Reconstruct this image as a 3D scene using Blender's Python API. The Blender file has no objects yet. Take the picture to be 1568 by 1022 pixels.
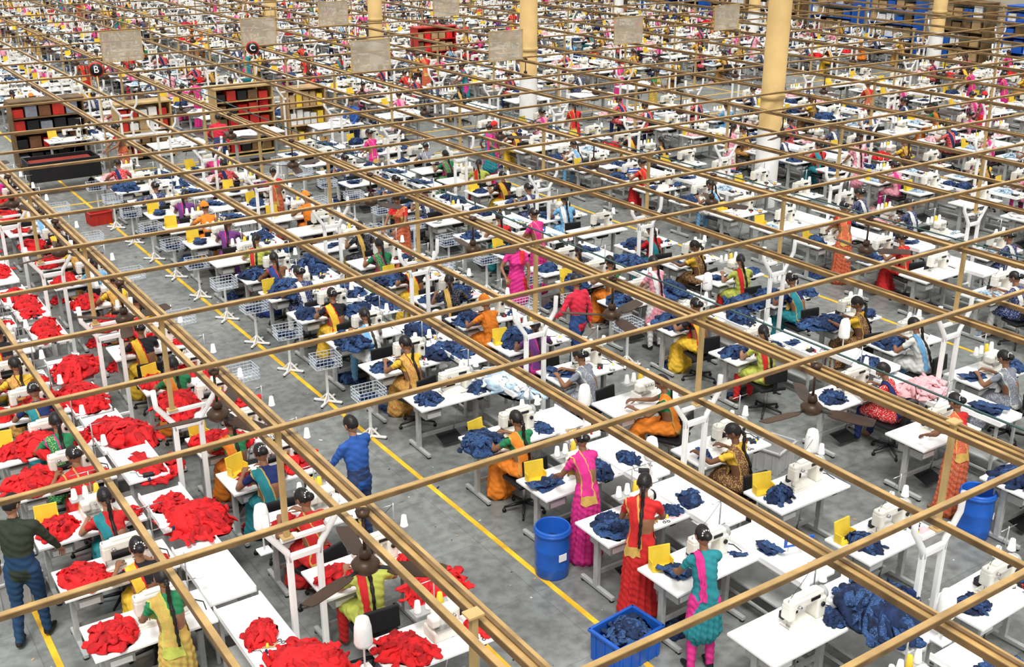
import bpy, bmesh, math, random
import numpy as np
from mathutils import Vector, Matrix, noise
from mathutils.bvhtree import BVHTree
random.seed(7)
V=Vector
scene=bpy.context.scene
COL=scene.collection

# ------------------------------------------------------------------ materials
_mc={}
def mat(name,col,rough=.6,metal=0.0,var=.12,scale=6.0,bump=0.0,bscale=40.0,dots=None,dscale=45,spec=.4,alpha=1.0):
    if name in _mc: return _mc[name]
    m=bpy.data.materials.new(name); m.use_nodes=True
    nt=m.node_tree; b=nt.nodes['Principled BSDF']
    b.inputs['Roughness'].default_value=rough; b.inputs['Metallic'].default_value=metal
    b.inputs['Specular IOR Level'].default_value=spec; b.inputs['Alpha'].default_value=alpha
    tc=nt.nodes.new('ShaderNodeTexCoord')
    n=nt.nodes.new('ShaderNodeTexNoise'); n.inputs['Scale'].default_value=scale; n.inputs['Detail'].default_value=4
    nt.links.new(tc.outputs['Object'],n.inputs['Vector'])
    r=nt.nodes.new('ShaderNodeValToRGB')
    c0=[max(0,c*(1-var*2)) for c in col]; c1=[min(1,c*(1+var)) for c in col]
    r.color_ramp.elements[0].position=.3; r.color_ramp.elements[1].position=.7
    r.color_ramp.elements[0].color=(*c0,1); r.color_ramp.elements[1].color=(*c1,1)
    nt.links.new(n.outputs['Fac'],r.inputs['Fac'])
    out=r.outputs['Color']
    if dots:
        v=nt.nodes.new('ShaderNodeTexVoronoi'); v.inputs['Scale'].default_value=dscale
        nt.links.new(tc.outputs['Object'],v.inputs['Vector'])
        lt=nt.nodes.new('ShaderNodeMath'); lt.operation='LESS_THAN'; lt.inputs[1].default_value=.33
        nt.links.new(v.outputs['Distance'],lt.inputs[0])
        mx=nt.nodes.new('ShaderNodeMixRGB'); mx.inputs['Color2'].default_value=(*dots,1)
        nt.links.new(lt.outputs[0],mx.inputs['Fac']); nt.links.new(out,mx.inputs['Color1']); out=mx.outputs['Color']
    nt.links.new(out,b.inputs['Base Color'])
    if bump>0:
        n2=nt.nodes.new('ShaderNodeTexNoise'); n2.inputs['Scale'].default_value=bscale
        nt.links.new(tc.outputs['Object'],n2.inputs['Vector'])
        bp=nt.nodes.new('ShaderNodeBump'); bp.inputs['Strength'].default_value=bump; bp.inputs['Distance'].default_value=.01
        nt.links.new(n2.outputs['Fac'],bp.inputs['Height']); nt.links.new(bp.outputs['Normal'],b.inputs['Normal'])
    _mc[name]=m; return m
def fab(col,dots=None,ds=60):
    key='fabric_%02x%02x%02x'%tuple(int(min(c,1)*255) for c in col)+(('_%02x%02x%02x'%tuple(int(c*255) for c in dots)) if dots else '')
    return mat(key,col,.8,0,.10,12,.3,30,dots,ds,.2)

WHITE=mat('white_laminate',(.93,.93,.92),.35,0,.02,3)
WPAINT=mat('white_paint',(.85,.85,.83),.45,0,.04,5)
GPAINT=mat('grey_steel_paint',(.42,.43,.42),.5,0,.1,8)
MACH=mat('machine_cream',(.80,.78,.70),.3,0,.03,8)
BLACK=mat('black_plastic',(.010,.010,.012),.45,0,.1,8)
STEEL=mat('steel',(.5,.5,.5),.3,.9,.1,20)
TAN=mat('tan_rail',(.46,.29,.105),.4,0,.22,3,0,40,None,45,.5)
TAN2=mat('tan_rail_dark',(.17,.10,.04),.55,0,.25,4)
TANL=mat('tan_post',(.50,.34,.14),.5,0,.12,3)
TEAL=mat('teal_conduit',(.03,.075,.07),.5,0,.1,3)
YEL=mat('yellow_board',(.85,.60,.05),.5,0,.08,6)
YLINE=mat('yellow_line_paint',(.85,.50,.03),.6,0,.18,4)
BLUE=mat('blue_plastic',(.015,.11,.50),.35,0,.1,4)
REDP=mat('red_plastic',(.5,.03,.02),.4,0,.1,5)
GREYP=mat('grey_plastic',(.42,.42,.42),.5,0,.08,5)
BROWN=mat('fan_brown',(.055,.026,.012),.4,0,.15,5)
THREAD=mat('white_thread',(.88,.88,.86),.8,0,.03,30)
DENIM=mat('denim_navy',(.010,.026,.085),.85,0,.35,14,.5,60)
DENIM2=mat('denim_mid',(.022,.065,.19),.85,0,.35,14,.5,60,(.08,.15,.3),70)
LDEN=mat('denim_light',(.42,.56,.68),.85,0,.25,10,.5,60)
RED=mat('red_cloth',(.75,.012,.016),.8,0,.22,8,.4,50)
RED2=mat('red_cloth_deep',(.50,.006,.010),.8,0,.22,8,.4,50)
WCLO=mat('white_cloth',(.82,.82,.8),.8,0,.1,8,.4,50)
PCLO=mat('pink_cloth',(.8,.45,.48),.8,0,.12,8,.4,50)
HAIR=mat('black_hair',(.008,.006,.006),.38,0,.3,40,.4,90)
EYEW=mat('eye_white',(.8,.8,.78),.3)
EYEB=mat('eye_iris',(.015,.01,.008),.2)
LIP=mat('lips',(.28,.07,.05),.5)
SKIN=[mat('skin_a',(.27,.125,.065),.5,0,.08,10),mat('skin_b',(.36,.18,.10),.5,0,.08,10),mat('skin_c',(.19,.085,.045),.5,0,.08,10)]
PLATE=mat('translucent_sheet',(.52,.45,.34),.5,0,.15,2,0,40,None,45,.4,.62)
WALLM=mat('wall_plaster',(.50,.44,.34),.8,0,.12,.6)
COLM=mat('column_tan_paint',(.56,.38,.15),.6,0,.1,1.5)
CARD=mat('cardboard',(.5,.33,.16),.8,0,.15,4)

# ------------------------------------------------------------------ mesh builder
_bx={}
def bevbox(b,s):
    k=(round(b,4),tuple(round(x,4) for x in s))
    if k in _bx: return _bx[k]
    bm=bmesh.new(); bmesh.ops.create_cube(bm,size=1)
    for v in bm.verts: v.co=V((v.co.x*s[0],v.co.y*s[1],v.co.z*s[2]))
    if b>0: bmesh.ops.bevel(bm,geom=bm.edges[:],offset=b,segments=2,affect='EDGES',profile=.5)
    bm.verts.ensure_lookup_table()
    r=([v.co.copy() for v in bm.verts],[[v.index for v in f.verts] for f in bm.faces]); bm.free()
    _bx[k]=r; return r
class MB:
    def __init__(s): s.v=[];s.f=[];s.mi=[];s.sm=[];s.mats=[]
    def m(s,mt):
        if mt not in s.mats: s.mats.append(mt)
        return s.mats.index(mt)
    def add(s,vs,fs,mt,smooth=False):
        o=len(s.v); s.v+= [tuple(v) for v in vs]; k=s.m(mt)
        for f in fs: s.f.append([i+o for i in f]); s.mi.append(k); s.sm.append(smooth)
    def box(s,c,size,mt,b=0,rz=0,rx=0,ry=0,M=None):
        vs,fs=bevbox(b,size)
        R=Matrix.Translation(V(c))@Matrix.Rotation(rz,4,'Z')@Matrix.Rotation(ry,4,'Y')@Matrix.Rotation(rx,4,'X')
        if M: R=M@R
        s.add([R@v for v in vs],fs,mt,False)
    def tube(s,path,rx,mt,ry=None,n=10,hint=(1,0,0),dome=False,smooth=True):
        path=[V(p) for p in path]
        if not isinstance(rx,(list,tuple)): rx=[rx]*len(path)
        if ry is None: ry=rx
        elif not isinstance(ry,(list,tuple)): ry=[ry]*len(path)
        rx=list(rx);ry=list(ry)
        if dome:
            t0=(path[0]-path[1]).normalized(); t1=(path[-1]-path[-2]).normalized()
            a=min(rx[0],ry[0]); b=min(rx[-1],ry[-1])
            path=[path[0]+t0*a*.75]+path+[path[-1]+t1*b*.75]
            rx=[rx[0]*.6]+rx+[rx[-1]*.6]; ry=[ry[0]*.6]+ry+[ry[-1]*.6]
        vs=[];N=len(path);h=V(hint)
        for i,p in enumerate(path):
            t=(path[min(i+1,N-1)]-path[max(i-1,0)]).normalized()
            hh=h if abs(t.dot(h.normalized()))<.95 else (V((0,1,0)) if abs(t.y)<.9 else V((0,0,1)))
            u=(hh-t*hh.dot(t)).normalized(); w=t.cross(u)
            for j in range(n):
                a=2*math.pi*j/n
                vs.append(p+u*rx[i]*math.cos(a)+w*ry[i]*math.sin(a))
        fs=[[i*n+j,i*n+(j+1)%n,(i+1)*n+(j+1)%n,(i+1)*n+j] for i in range(N-1) for j in range(n)]
        fs.append([j for j in range(n)][::-1]); fs.append([(N-1)*n+j for j in range(n)])
        s.add(vs,fs,mt,smooth)
    def cyl(s,p0,p1,r,mt,r1=None,n=12,smooth=True):
        s.tube([p0,p1],[r,r if r1 is None else r1],mt,n=n,smooth=smooth)
    def ell(s,c,r,mt,M=None,nu=14,nv=10,fn=None):
        vs=[];c=V(c)
        for i in range(nv+1):
            ph=math.pi*i/nv
            for j in range(nu):
                th=2*math.pi*j/nu
                q=V((math.sin(ph)*math.cos(th),math.sin(ph)*math.sin(th),math.cos(ph)))
                p=fn(q) if fn else V((q.x*r[0],q.y*r[1],q.z*r[2]))+c
                vs.append(M@p if M else p)
        fs=[[i*nu+j,(i+1)*nu+j,(i+1)*nu+(j+1)%nu,i*nu+(j+1)%nu] for i in range(nv) for j in range(nu)]
        s.add(vs,fs,mt,True)
    def lathe(s,prof,mt,c=(0,0,0),n=24,smooth=True):
        c=V(c); vs=[c+V((r*math.cos(2*math.pi*j/n),r*math.sin(2*math.pi*j/n),z)) for r,z in prof for j in range(n)]
        fs=[[i*n+j,i*n+(j+1)%n,(i+1)*n+(j+1)%n,(i+1)*n+j] for i in range(len(prof)-1) for j in range(n)]
        s.add(vs,fs,mt,smooth)
    def mesh(s,name):
        me=bpy.data.meshes.new(name); me.from_pydata(s.v,[],s.f)
        for m_ in s.mats: me.materials.append(m_)
        me.polygons.foreach_set('material_index',s.mi); me.polygons.foreach_set('use_smooth',s.sm)
        me.update(); return me
def put(name,me,loc=(0,0,0),rz=0,sc=1,col=None):
    o=bpy.data.objects.new(name,me); o.location=loc; o.rotation_euler=(0,0,rz)
    o.scale=(sc,sc,sc) if not isinstance(sc,tuple) else sc
    (col or COL).objects.link(o); return o

# ------------------------------------------------------------------ people
def ik(a,b,l1,l2,pole):
    d=b-a; L=min(d.length,(l1+l2)*.985); dn=d.normalized(); b2=a+dn*L
    x=(l1*l1-l2*l2+L*L)/(2*L); h=math.sqrt(max(l1*l1-x*x,0))
    p=(pole-dn*pole.dot(dn)).normalized()
    return a+dn*x+p*h,b2
def hand(mb,w,d,n,side,mt,curl=.32):
    d=d.normalized(); n=(n-d*n.dot(d)).normalized(); ts=d.cross(n)*side
    mb.tube([w-d*.02,w+d*.015,w+d*.05,w+d*.088],[.024,.03,.039,.036],mt,[.02,.017,.015,.011],n=8,hint=ts,dome=True)
    for i,L in enumerate((.070,.079,.072,.056)):
        b=w+d*.082+ts*(.027-.018*i); a=.15+.04*i; pts=[b-d*.012]; p=b
        pts.append(p)
        for k,fr in enumerate((.45,.32,.23)):
            a+=curl; dd=(d*math.cos(a)-n*math.sin(a)+ts*(.08-.055*i)).normalized(); p=p+dd*L*fr; pts.append(p)
        mb.tube(pts,[.009,.0092,.0085,.0075,.0055],mt,n=6,hint=ts)
    b=w+d*.022+ts*.026; p1=b+(d*.6+ts*.75-n*.2).normalized()*.034; p2=p1+(d*.85+ts*.3-n*.35).normalized()*.028; p3=p2+(d-n*.4).normalized()*.02
    mb.tube([b-ts*.01,b,p1,p2,p3],[.011,.012,.0105,.009,.006],mt,n=6,hint=n)
def head_fn(q):
    x,y,z=q
    X=x*.074; Y=y*.092; Z=z*.112
    if z<0:
        k=(-z)**1.6; X*=1-.38*k; Y*=1-.25*k if y<0 else 1-.10*k
    if y>0:
        Y+=.022*math.exp(-((x/.16)**2+((z+.16)/.2)**2))*y
        Y+=.006*math.exp(-((x/.3)**2+((z+.52)/.14)**2))*y
        Y+=.010*math.exp(-((x/.35)**2+((z+.85)/.2)**2))
        Y-=.010*(math.exp(-(((x-.38)/.2)**2+((z-.02)/.15)**2))+math.exp(-(((x+.38)/.2)**2+((z-.02)/.15)**2)))
        Y+=.004*math.exp(-((z-.25)/.15)**2)
    return V((X,Y,Z))
def make_head(mb,M,skin,hair,cap,up):
    mb.ell((0,0,0),None,skin,M,nu=28,nv=22,fn=head_fn)
    for sx in(-1,1):
        mb.ell((sx*.030,.077,.003),(.013,.010,.008),EYEW,M,10,8)
        mb.ell((sx*.030,.0865,.003),(.0055,.003,.0055),EYEB,M,8,6)
        mb.tube([M@V((sx*.016,.092,.022)),M@V((sx*.032,.089,.027)),M@V((sx*.048,.078,.022))],[.003,.0035,.002],HAIR,n=5)
        mb.ell((sx*.076,-.002,-.005),(.010,.018,.028),skin,M,10,8)
        mb.ell((sx*.008,.106,-.027),(.007,.007,.006),skin,M,8,6)
    mb.ell((0,.094,-.052),(.022,.007,.005),LIP,M,10,6); mb.ell((0,.093,-.060),(.018,.007,.005),LIP,M,10,6)
    nu,nv=30,22
    def shell(sc,lim,mt,slope=.55,lo=-.75):
        vs=[];ok=[]
        for i in range(nv+1):
            ph=math.pi*i/nv
            for j in range(nu):
                th=2*math.pi*j/nu; q=V((math.sin(ph)*math.cos(th),math.sin(ph)*math.sin(th),math.cos(ph)))
                p=V((q.x*.078,q.y*.097,q.z*.116))*sc
                if q.z<0: p.x*=1-.3*(-q.z)**1.6; p.y*=1-.25*(-q.z)**1.6
                p*=1+.012*math.sin(th*16)
                if q.y>0 and abs(q.x)<.12 and q.z>.3: p*=.985
                vs.append(M@p); ok.append(q.z>lim+slope*q.y and q.z>lo)
        fs=[]
        for i in range(nv):
            for j in range(nu):
                f=[i*nu+j,(i+1)*nu+j,(i+1)*nu+(j+1)%nu,i*nu+(j+1)%nu]
                if sum(ok[k] for k in f)>=3: fs.append(f)
        mb.add(vs,fs,mt,True)
    shell(1.03,-.08,HAIR)
    if cap: shell(1.10,.12,cap,.35)
    if hair=='bun':
        mb.ell((0,-.115,-.015),(.048,.040,.045),HAIR,M,14,10)
        for a in range(7):
            t=a/6*math.pi; mb.ell((.05*math.cos(t),-.105,.005+.045*math.sin(t)),(.009,.009,.009),WCLO if up else HAIR,M,6,5)
def dens(mb_samples,pts):
    P=np.array([s[0] for s in mb_samples]); r=np.array([s[1] for s in mb_samples]); L=np.array([s[2] for s in mb_samples])
    out=np.empty(len(pts),int)
    for a in range(0,len(pts),2000):
        d=np.linalg.norm(pts[a:a+2000,None,:]-P[None],axis=2)-r[None]
        out[a:a+2000]=L[d.argmin(1)]
    return out
def person(name,seated=True,lean=.35,twist=0.,hl=(-.13,.5,.84),hr=(.13,.5,.84),hyaw=0.,hpitch=.5,outfit='saree',
           main=(.8,.4,.05),top=(.5,.03,.03),acc=(.7,.5,.1),skin=0,hair='plait',cap=None,dots=None,stride=0.):
    MAIN=fab(main,dots); TOP=fab(top); ACC=fab(acc); SK=SKIN[skin]; CAP=fab(cap) if cap else None
    SHOE=BLACK
    labs=[MAIN,TOP,ACC,SK,SHOE]
    B=MB(); S=[]
    def T(path,rx,ry,labels,hint=(1,0,0)):
        path=[V(p) for p in path]; ryy=ry if ry else rx
        B.tube(path,rx,WHITE,ryy,n=14,hint=hint,dome=True)
        for i in range(len(path)-1):
            for k in range(6):
                f=k/5; S.append((tuple(path[i].lerp(path[i+1],f)),(rx[i]*(1-f)+rx[i+1]*f+ryy[i]*(1-f)+ryy[i+1]*f)/2,labels[i]))
    man=outfit=='man'
    P=V((0,0,.56 if seated else .93))
    a=lean
    C=P+.27*V((0,math.sin(a*.6),math.cos(a*.6))); N=C+.22*V((0,math.sin(a),math.cos(a)))
    W=P.lerp(C,.5)+V((0,-.005,0))
    Rt=Matrix.Rotation(twist,3,'Z'); Rw=Matrix.Rotation(twist*.4,3,'Z')
    f=lambda off,R=Rt: R@V(off)
    ub=lambda p,R=Rt: P+R@(p-P)
    W=ub(W,Rw); C=ub(C); N=ub(N)
    hx=f((1,0,0)); fw=f((0,1,0)); upv=(N-C).normalized()
    if man: rx=[.13,.15,.145,.17,.175,.06]; ry=[.10,.115,.11,.12,.10,.055]
    else:   rx=[.13,.165,.125,.138,.14,.052]; ry=[.11,.125,.10,.11,.09,.05]
    lo=0 if not man else 2
    tl=0 if outfit=='kameez' else 1
    T([P-V((0,0,.05)),P,W,C,C.lerp(N,.6),N],rx,ry,[lo,lo,(3 if outfit=='saree' else tl),tl,tl],hint=hx)
    sw=.185 if man else .155
    SL=N-hx*sw-upv*.055; SR=N+hx*sw-upv*.055
    T([SL,N-upv*.04,SR],[.05,.058,.05],None,[tl,tl],hint=(0,0,1))
    if not man:
        for sx in(-1,1):
            c=C+hx*sx*.062+fw*.085+upv*.03
            T([c-hx*.004,c+hx*.004],[.058,.058],None,[tl],hint=(0,0,1))
    hp=hpitch*.5+lean*.25
    HC=N+f((0,math.sin(hp)*.17,math.cos(hp)*.17))
    T([N-upv*.03,N.lerp(HC,.6)],[.05,.046],None,[3],hint=hx)
    hands=[]
    for side,Sh,tg in((-1,SL,hl),(1,SR,hr)):
        tg=V(tg); E,H=ik(Sh,tg,.27,.245,V((side*.75,-.35,-.6)))
        if man: T([Sh,Sh.lerp(E,.5),E],[.056,.05,.043],None,[1,1]); T([E,E.lerp(H,.4),H],[.043,.041,.03],None,[1,1])
        else:
            T([Sh,Sh.lerp(E,.45)],[.05,.046],None,[tl]); T([Sh.lerp(E,.5),E],[.041,.035],None,[3]); T([E,E.lerp(H,.35),H],[.035,.034,.022],None,[3,3])
        hands.append((H,(H-E),side))
    if seated:
        if outfit=='saree':
            T([(0,-.06,.56),(0,.1,.565),(0,.28,.56),(0,.40,.53),(0,.455,.42),(0,.45,.25),(0,.44,.09)],
              [.17,.195,.185,.18,.18,.195,.225],[.10,.105,.095,.10,.11,.12,.15],[0]*6)
        else:
            for sx in(-1,1):
                T([(sx*.08,0,.55),(sx*.11,.2,.555),(sx*.13,.42,.53)],[.09,.085,.065],None,[lo,lo])
                T([(sx*.13,.42,.53),(sx*.135,.43,.3),(sx*.135,.43,.1)],[.066,.058,.045],None,[2,2])
            if outfit=='kameez': T([(0,-.05,.55),(0,.2,.575),(0,.38,.56)],[.17,.185,.17],[.09,.08,.055],[0,0])
        for sx in(-1,1): T([(sx*.11,.44,.07),(sx*.12,.56,.035)],[.04,.034],None,[3])
    else:
        if outfit=='saree':
            T([(0,0,.95),(0,0,.80),(0,.005,.6),(0,.005,.35),(0,.0,.07)],[.15,.175,.18,.185,.225],[.12,.145,.15,.155,.19],[0]*4)
            for sx in(-1,1): T([(sx*.09,.05,.05),(sx*.10,.22,.03)],[.04,.03],None,[3])
        else:
            for sx in(-1,1):
                ky=stride*sx; kn=V((sx*.10,ky*.5+.03,.49)); an=V((sx*.11,ky-.01,.09))
                T([(sx*.085,0,.90),kn.lerp(V((sx*.085,0,.90)),.5),kn],[.095,.085,.062],None,[2,2])
                T([kn,kn.lerp(an,.4),an],[.062,.058,.045],None,[2,2])
                T([an+V((0,-.03,-.035)),an+V((0,.06,-.045)),an+V((sx*.02,.17,-.055))],[.042,.042,.032],[.035,.035,.026],[4,4])
            if outfit=='kameez': T([(0,0,.95),(0,.0,.75),(0,.0,.5)],[.15,.185,.21],[.12,.135,.15],[0,0])
            else: T([(0,0,1.0),(0,0,.86)],[.145,.155],[.11,.115],[1])
    me=B.mesh('tmp'); o=put('tmp',me)
    r=o.modifiers.new('r','REMESH'); r.mode='VOXEL'; r.voxel_size=.0165; r.use_smooth_shade=True
    s_=o.modifiers.new('s','SMOOTH'); s_.factor=.6; s_.iterations=4
    dg=bpy.context.evaluated_depsgraph_get(); dg.update()
    em=bpy.data.meshes.new_from_object(o.evaluated_get(dg))
    bpy.data.objects.remove(o); bpy.data.meshes.remove(me)
    nvt=len(em.vertices); co=np.empty(nvt*3); em.vertices.foreach_get('co',co); co=co.reshape(-1,3)
    no=np.array([tuple(v.normal) for v in em.vertices])
    vl=dens(S,co)
    isk=(vl==0)&(co[:,2]<P.z+.02) if outfit!='man' else (vl==99)
    ang=np.arctan2(co[:,0],co[:,1]-(.25 if seated else 0))
    amp=np.clip((P.z+.02-co[:,2])/.35,0,1)*.014
    disp=np.where(isk,amp*np.sin(ang*13+co[:,2]*3),0)
    clo=(vl==1)|(vl==2)|(vl==0)
    disp+=np.where(clo,.0045*np.sin(co[:,2]*75+co[:,0]*40+np.sin(co[:,1]*40)*2),0)
    co=co+no*disp[:,None]
    faces=[list(p.vertices) for p in em.polygons]
    fc=np.array([co[f_].mean(0) for f_ in faces]); fl=dens(S,fc)
    mb=MB(); mb.v=[tuple(c) for c in co]; mb.f=faces; mb.sm=[True]*len(faces)
    for l in labs: mb.m(l)
    ix=[mb.mats.index(l) for l in labs]; mb.mi=[ix[l] for l in fl]
    bvh=BVHTree.FromPolygons([V(c) for c in co],faces)
    bpy.data.meshes.remove(em)
    for H,d,side in hands:
        dd=d.normalized(); dd=(dd+V((0,.0,-.05))).normalized()
        hand(mb,H,dd,V((0,0,1)) if abs(dd.z)<.8 else V((side*-1.,.4,0)),-side,SK)
    M=Matrix.Translation(HC)@Matrix.Rotation(twist+hyaw,4,'Z')@Matrix.Rotation(-hpitch,4,'X')
    make_head(mb,M,SK,hair,CAP,acc[0]>.5)
    if hair=='plait':
        pts=[M@V((0,-.095,-.03)),M@V((0,-.105,-.09)),N-fw*.085-upv*.02,C-fw*.140+upv*.03,W-fw*.138,P-fw*.16]
        fine=[];rad=[]
        for i in range(len(pts)-1):
            for k in range(5):
                fine.append(pts[i].lerp(pts[i+1],k/5)); rad.append(.024*(1-.09*i)+.005*math.sin(len(rad)*2.1))
        mb.tube(fine,rad,HAIR,n=8); mb.ell(fine[4],(.024,.024,.012),ACC if acc[0]>.4 else REDP,None,8,6)
    if outfit in('saree','kameez'):
        if outfit=='saree':
            wp=[(P+V((.17,.05,.02)),.13),(W+hx*.05+fw*.13,.14),(C-hx*.06+fw*.15+upv*.04,.12),(SL+hx*.035+fw*.05+upv*.06,.085),(SL+hx*.04-fw*.05+upv*.05,.085),
                (C-hx*.085-fw*.13,.11),(W-hx*.08-fw*.14,.13),(P-hx*.08-fw*.17-V((0,0,.05 if seated else .12)),.15)]
        else:
            wp=[(C-hx*.10+fw*.14,.05),(SL+hx*.06+fw*.04+upv*.055,.05),(SL+hx*.07-fw*.06+upv*.05,.05),(C-hx*.09-fw*.13,.055),(W-hx*.09-fw*.15,.06),(P-hx*.09-fw*.17,.07)]
        n1=len(wp)
        pts=[];wd=[]
        for i in range(n1-1):
            p0=wp[max(i-1,0)][0];p1=wp[i][0];p2=wp[i+1][0];p3=wp[min(i+2,n1-1)][0]
            for k in range(7):
                t=k/7; pts.append(.5*((2*p1)+(p2-p0)*t+(2*p0-5*p1+4*p2-p3)*t*t+(-p0+3*p1-3*p2+p3)*t**3)); wd.append(wp[i][1]*(1-t)+wp[i+1][1]*t)
        vs=[];K=9
        for i,p_ in enumerate(pts):
            t=(pts[min(i+1,len(pts)-1)]-pts[max(i-1,0)]).normalized()
            loc,nn,_,dst=bvh.find_nearest(p_); wv=t.cross(nn)
            if wv.length<.1: wv=hx.copy()
            wv.normalize()
            for k in range(K):
                q=p_+wv*wd[i]*(k/(K-1)-.5)*2*.85
                l2,n2,_,d2=bvh.find_nearest(q)
                off=.011+.006*math.sin(k*2.3+i*.15)
                q=l2+n2*off if d2<.11 else q+nn*off
                vs.append(q)
        c=len(pts); fs=[[i*K+k,i*K+k+1,(i+1)*K+k+1,(i+1)*K+k] for i in range(c-1) for k in range(K-1)]
        o0=len(mb.f); mb.add(vs,fs,MAIN if outfit=='saree' else ACC,True)
        ka=mb.m(ACC)
        if outfit=='saree':
            for i in range(c-1):
                for k in range(K-1):
                    if k in(0,K-2) or i>c-5: mb.mi[o0+i*(K-1)+k]=ka
    return mb.mesh(name)

PAL=dict(yel=(.80,.50,.05),ora=(.82,.24,.03),red=(.60,.03,.03),mag=(.68,.04,.25),teal=(.03,.24,.28),grn=(.03,.22,.09),navy=(.02,.035,.13),
 pur=(.16,.045,.20),sky=(.18,.42,.68),wht=(.72,.72,.70),grey=(.25,.27,.32),lime=(.48,.52,.10),brn=(.18,.08,.04),pink=(.80,.34,.42),blk=(.02,.02,.025),gold=(.60,.38,.10))
p=PAL
A1=dict(hl=(-.15,.48,.85),hr=(.13,.50,.85)); A2=dict(hl=(-.22,.45,.86),hr=(.06,.52,.86),twist=.15,hyaw=.2); A3=dict(hl=(-.05,.50,.86),hr=(.30,.42,.86),twist=-.25,hyaw=-.3)
A4=dict(hl=(-.30,.44,.86),hr=(.10,.40,.86),twist=.35,hyaw=.4,lean=.25)
SEAT={}
def seat(k,A,**kw): SEAT[k]=person('seamstress_'+k,True,**{**A,**kw})
seat('orange',A1,main=p['ora'],top=p['grn'],acc=p['gold'],lean=.25,hpitch=.45)
seat('yellow',A1,main=p['yel'],top=p['blk'],acc=p['red'],hair='bun',lean=.3,hpitch=.45)
seat('gold',A2,main=p['gold'],top=p['yel'],acc=p['brn'],dots=p['red'])
seat('red',A2,main=p['red'],top=p['red'],acc=p['gold'],hair='bun',lean=.4,hpitch=.6)
seat('redblue',A1,main=p['teal'],top=p['red'],acc=p['red'],lean=.4,hpitch=.6,skin=1)
seat('green',A1,main=p['grn'],top=p['grn'],acc=p['mag'],dots=(.6,.6,.2))
seat('teal',A1,main=p['teal'],top=p['navy'],acc=p['gold'],hair='bun',lean=.5,hpitch=.7)
seat('navy',A2,outfit='kameez',main=p['navy'],top=p['navy'],acc=p['wht'],hair='bun',dots=(.5,.5,.55))
seat('purple',A3,main=p['pur'],top=p['pur'],acc=p['mag'],lean=.3,skin=2)
seat('magenta',A3,main=p['mag'],top=p['mag'],acc=p['gold'])
seat('sky',A1,outfit='kameez',main=p['sky'],top=p['wht'],acc=p['wht'],lean=.4)
seat('lime',A3,outfit='kameez',main=p['lime'],top=p['lime'],acc=p['red'],lean=.3,hpitch=.7,skin=1)
seat('pink',A2,outfit='kameez',main=p['pink'],top=p['pink'],acc=p['mag'],hair='bun',lean=.4)
seat('grey',A1,main=p['grey'],top=p['grey'],acc=p['wht'],hair='bun',lean=.45,dots=(.6,.6,.6))
seat('brown',A4,main=p['brn'],top=p['yel'],acc=p['gold'],skin=2,dots=(.7,.5,.2))
seat('white',A1,outfit='kameez',main=p['wht'],top=p['wht'],acc=p['sky'],lean=.5,hpitch=.7)
seat('orangecap',A2,outfit='kameez',main=p['ora'],top=p['ora'],acc=p['ora'],hair='short',cap=p['ora'])
seat('redstripe',A4,outfit='kameez',main=p['red'],top=p['red'],acc=p['navy'],hair='short',lean=.4,dots=(.8,.7,.7))
seat('black',A3,outfit='kameez',main=p['blk'],top=p['blk'],acc=p['gold'],lean=.4,dots=(.3,.3,.35))
seat('darkblue',A1,main=(.03,.06,.22),top=p['brn'],acc=p['red'],lean=.45,skin=2)
STAND={}
def stand(k,A,**kw): STAND[k]=person('standing_'+k,False,**{**A,**kw})
B1=dict(hl=(-.14,.40,1.02),hr=(.14,.42,1.0),lean=.22,hpitch=.55)
stand('magenta',B1,main=p['mag'],top=p['mag'],acc=p['gold'],hair='bun')
stand('red',B1,main=p['red'],top=p['red'],acc=p['gold'],hl=(-.05,.42,1.0),hr=(.25,.36,1.0),lean=.25,twist=-.3,hpitch=.5)
stand('green',B1,main=p['gold'],top=p['grn'],acc=p['lime'],dots=(.3,.45,.1))
stand('greenpink',B1,outfit='kameez',main=p['teal'],top=p['grn'],acc=p['mag'],hair='bun')
stand('rust',B1,main=(.62,.12,.05),top=p['red'],acc=p['gold'],hair='bun',dots=(.5,.3,.2))
stand('pink',B1,outfit='kameez',main=p['pink'],top=p['pink'],acc=p['wht'])
stand('redcap',{},outfit='kameez',main=p['mag'],top=p['red'],acc=p['red'],hair='short',cap=p['red'],hl=(-.2,.12,.82),hr=(.2,.25,1.0),lean=.05,hpitch=.2)
stand('blueman',{},outfit='man',main=p['navy'],top=(.03,.10,.36),acc=(.03,.05,.12),hair='short',hl=(-.2,.35,.95),hr=(.2,.32,.95),lean=.12,hpitch=.4,skin=1)
stand('redman',{},outfit='man',main=p['red'],top=(.62,.03,.06),acc=(.03,.07,.2),hair='short',hl=(-.25,.25,1.0),hr=(.24,-.05,.85),lean=.1,stride=.22,hpitch=.2,hyaw=.5)
stand('supervisor',{},outfit='man',main=p['navy'],top=(.035,.045,.03),acc=(.02,.055,.12),hair='short',hl=(-.26,.10,.84),hr=(.30,.28,.93),lean=.05,stride=.10,hpitch=.3,hyaw=-.4,skin=1)

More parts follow.
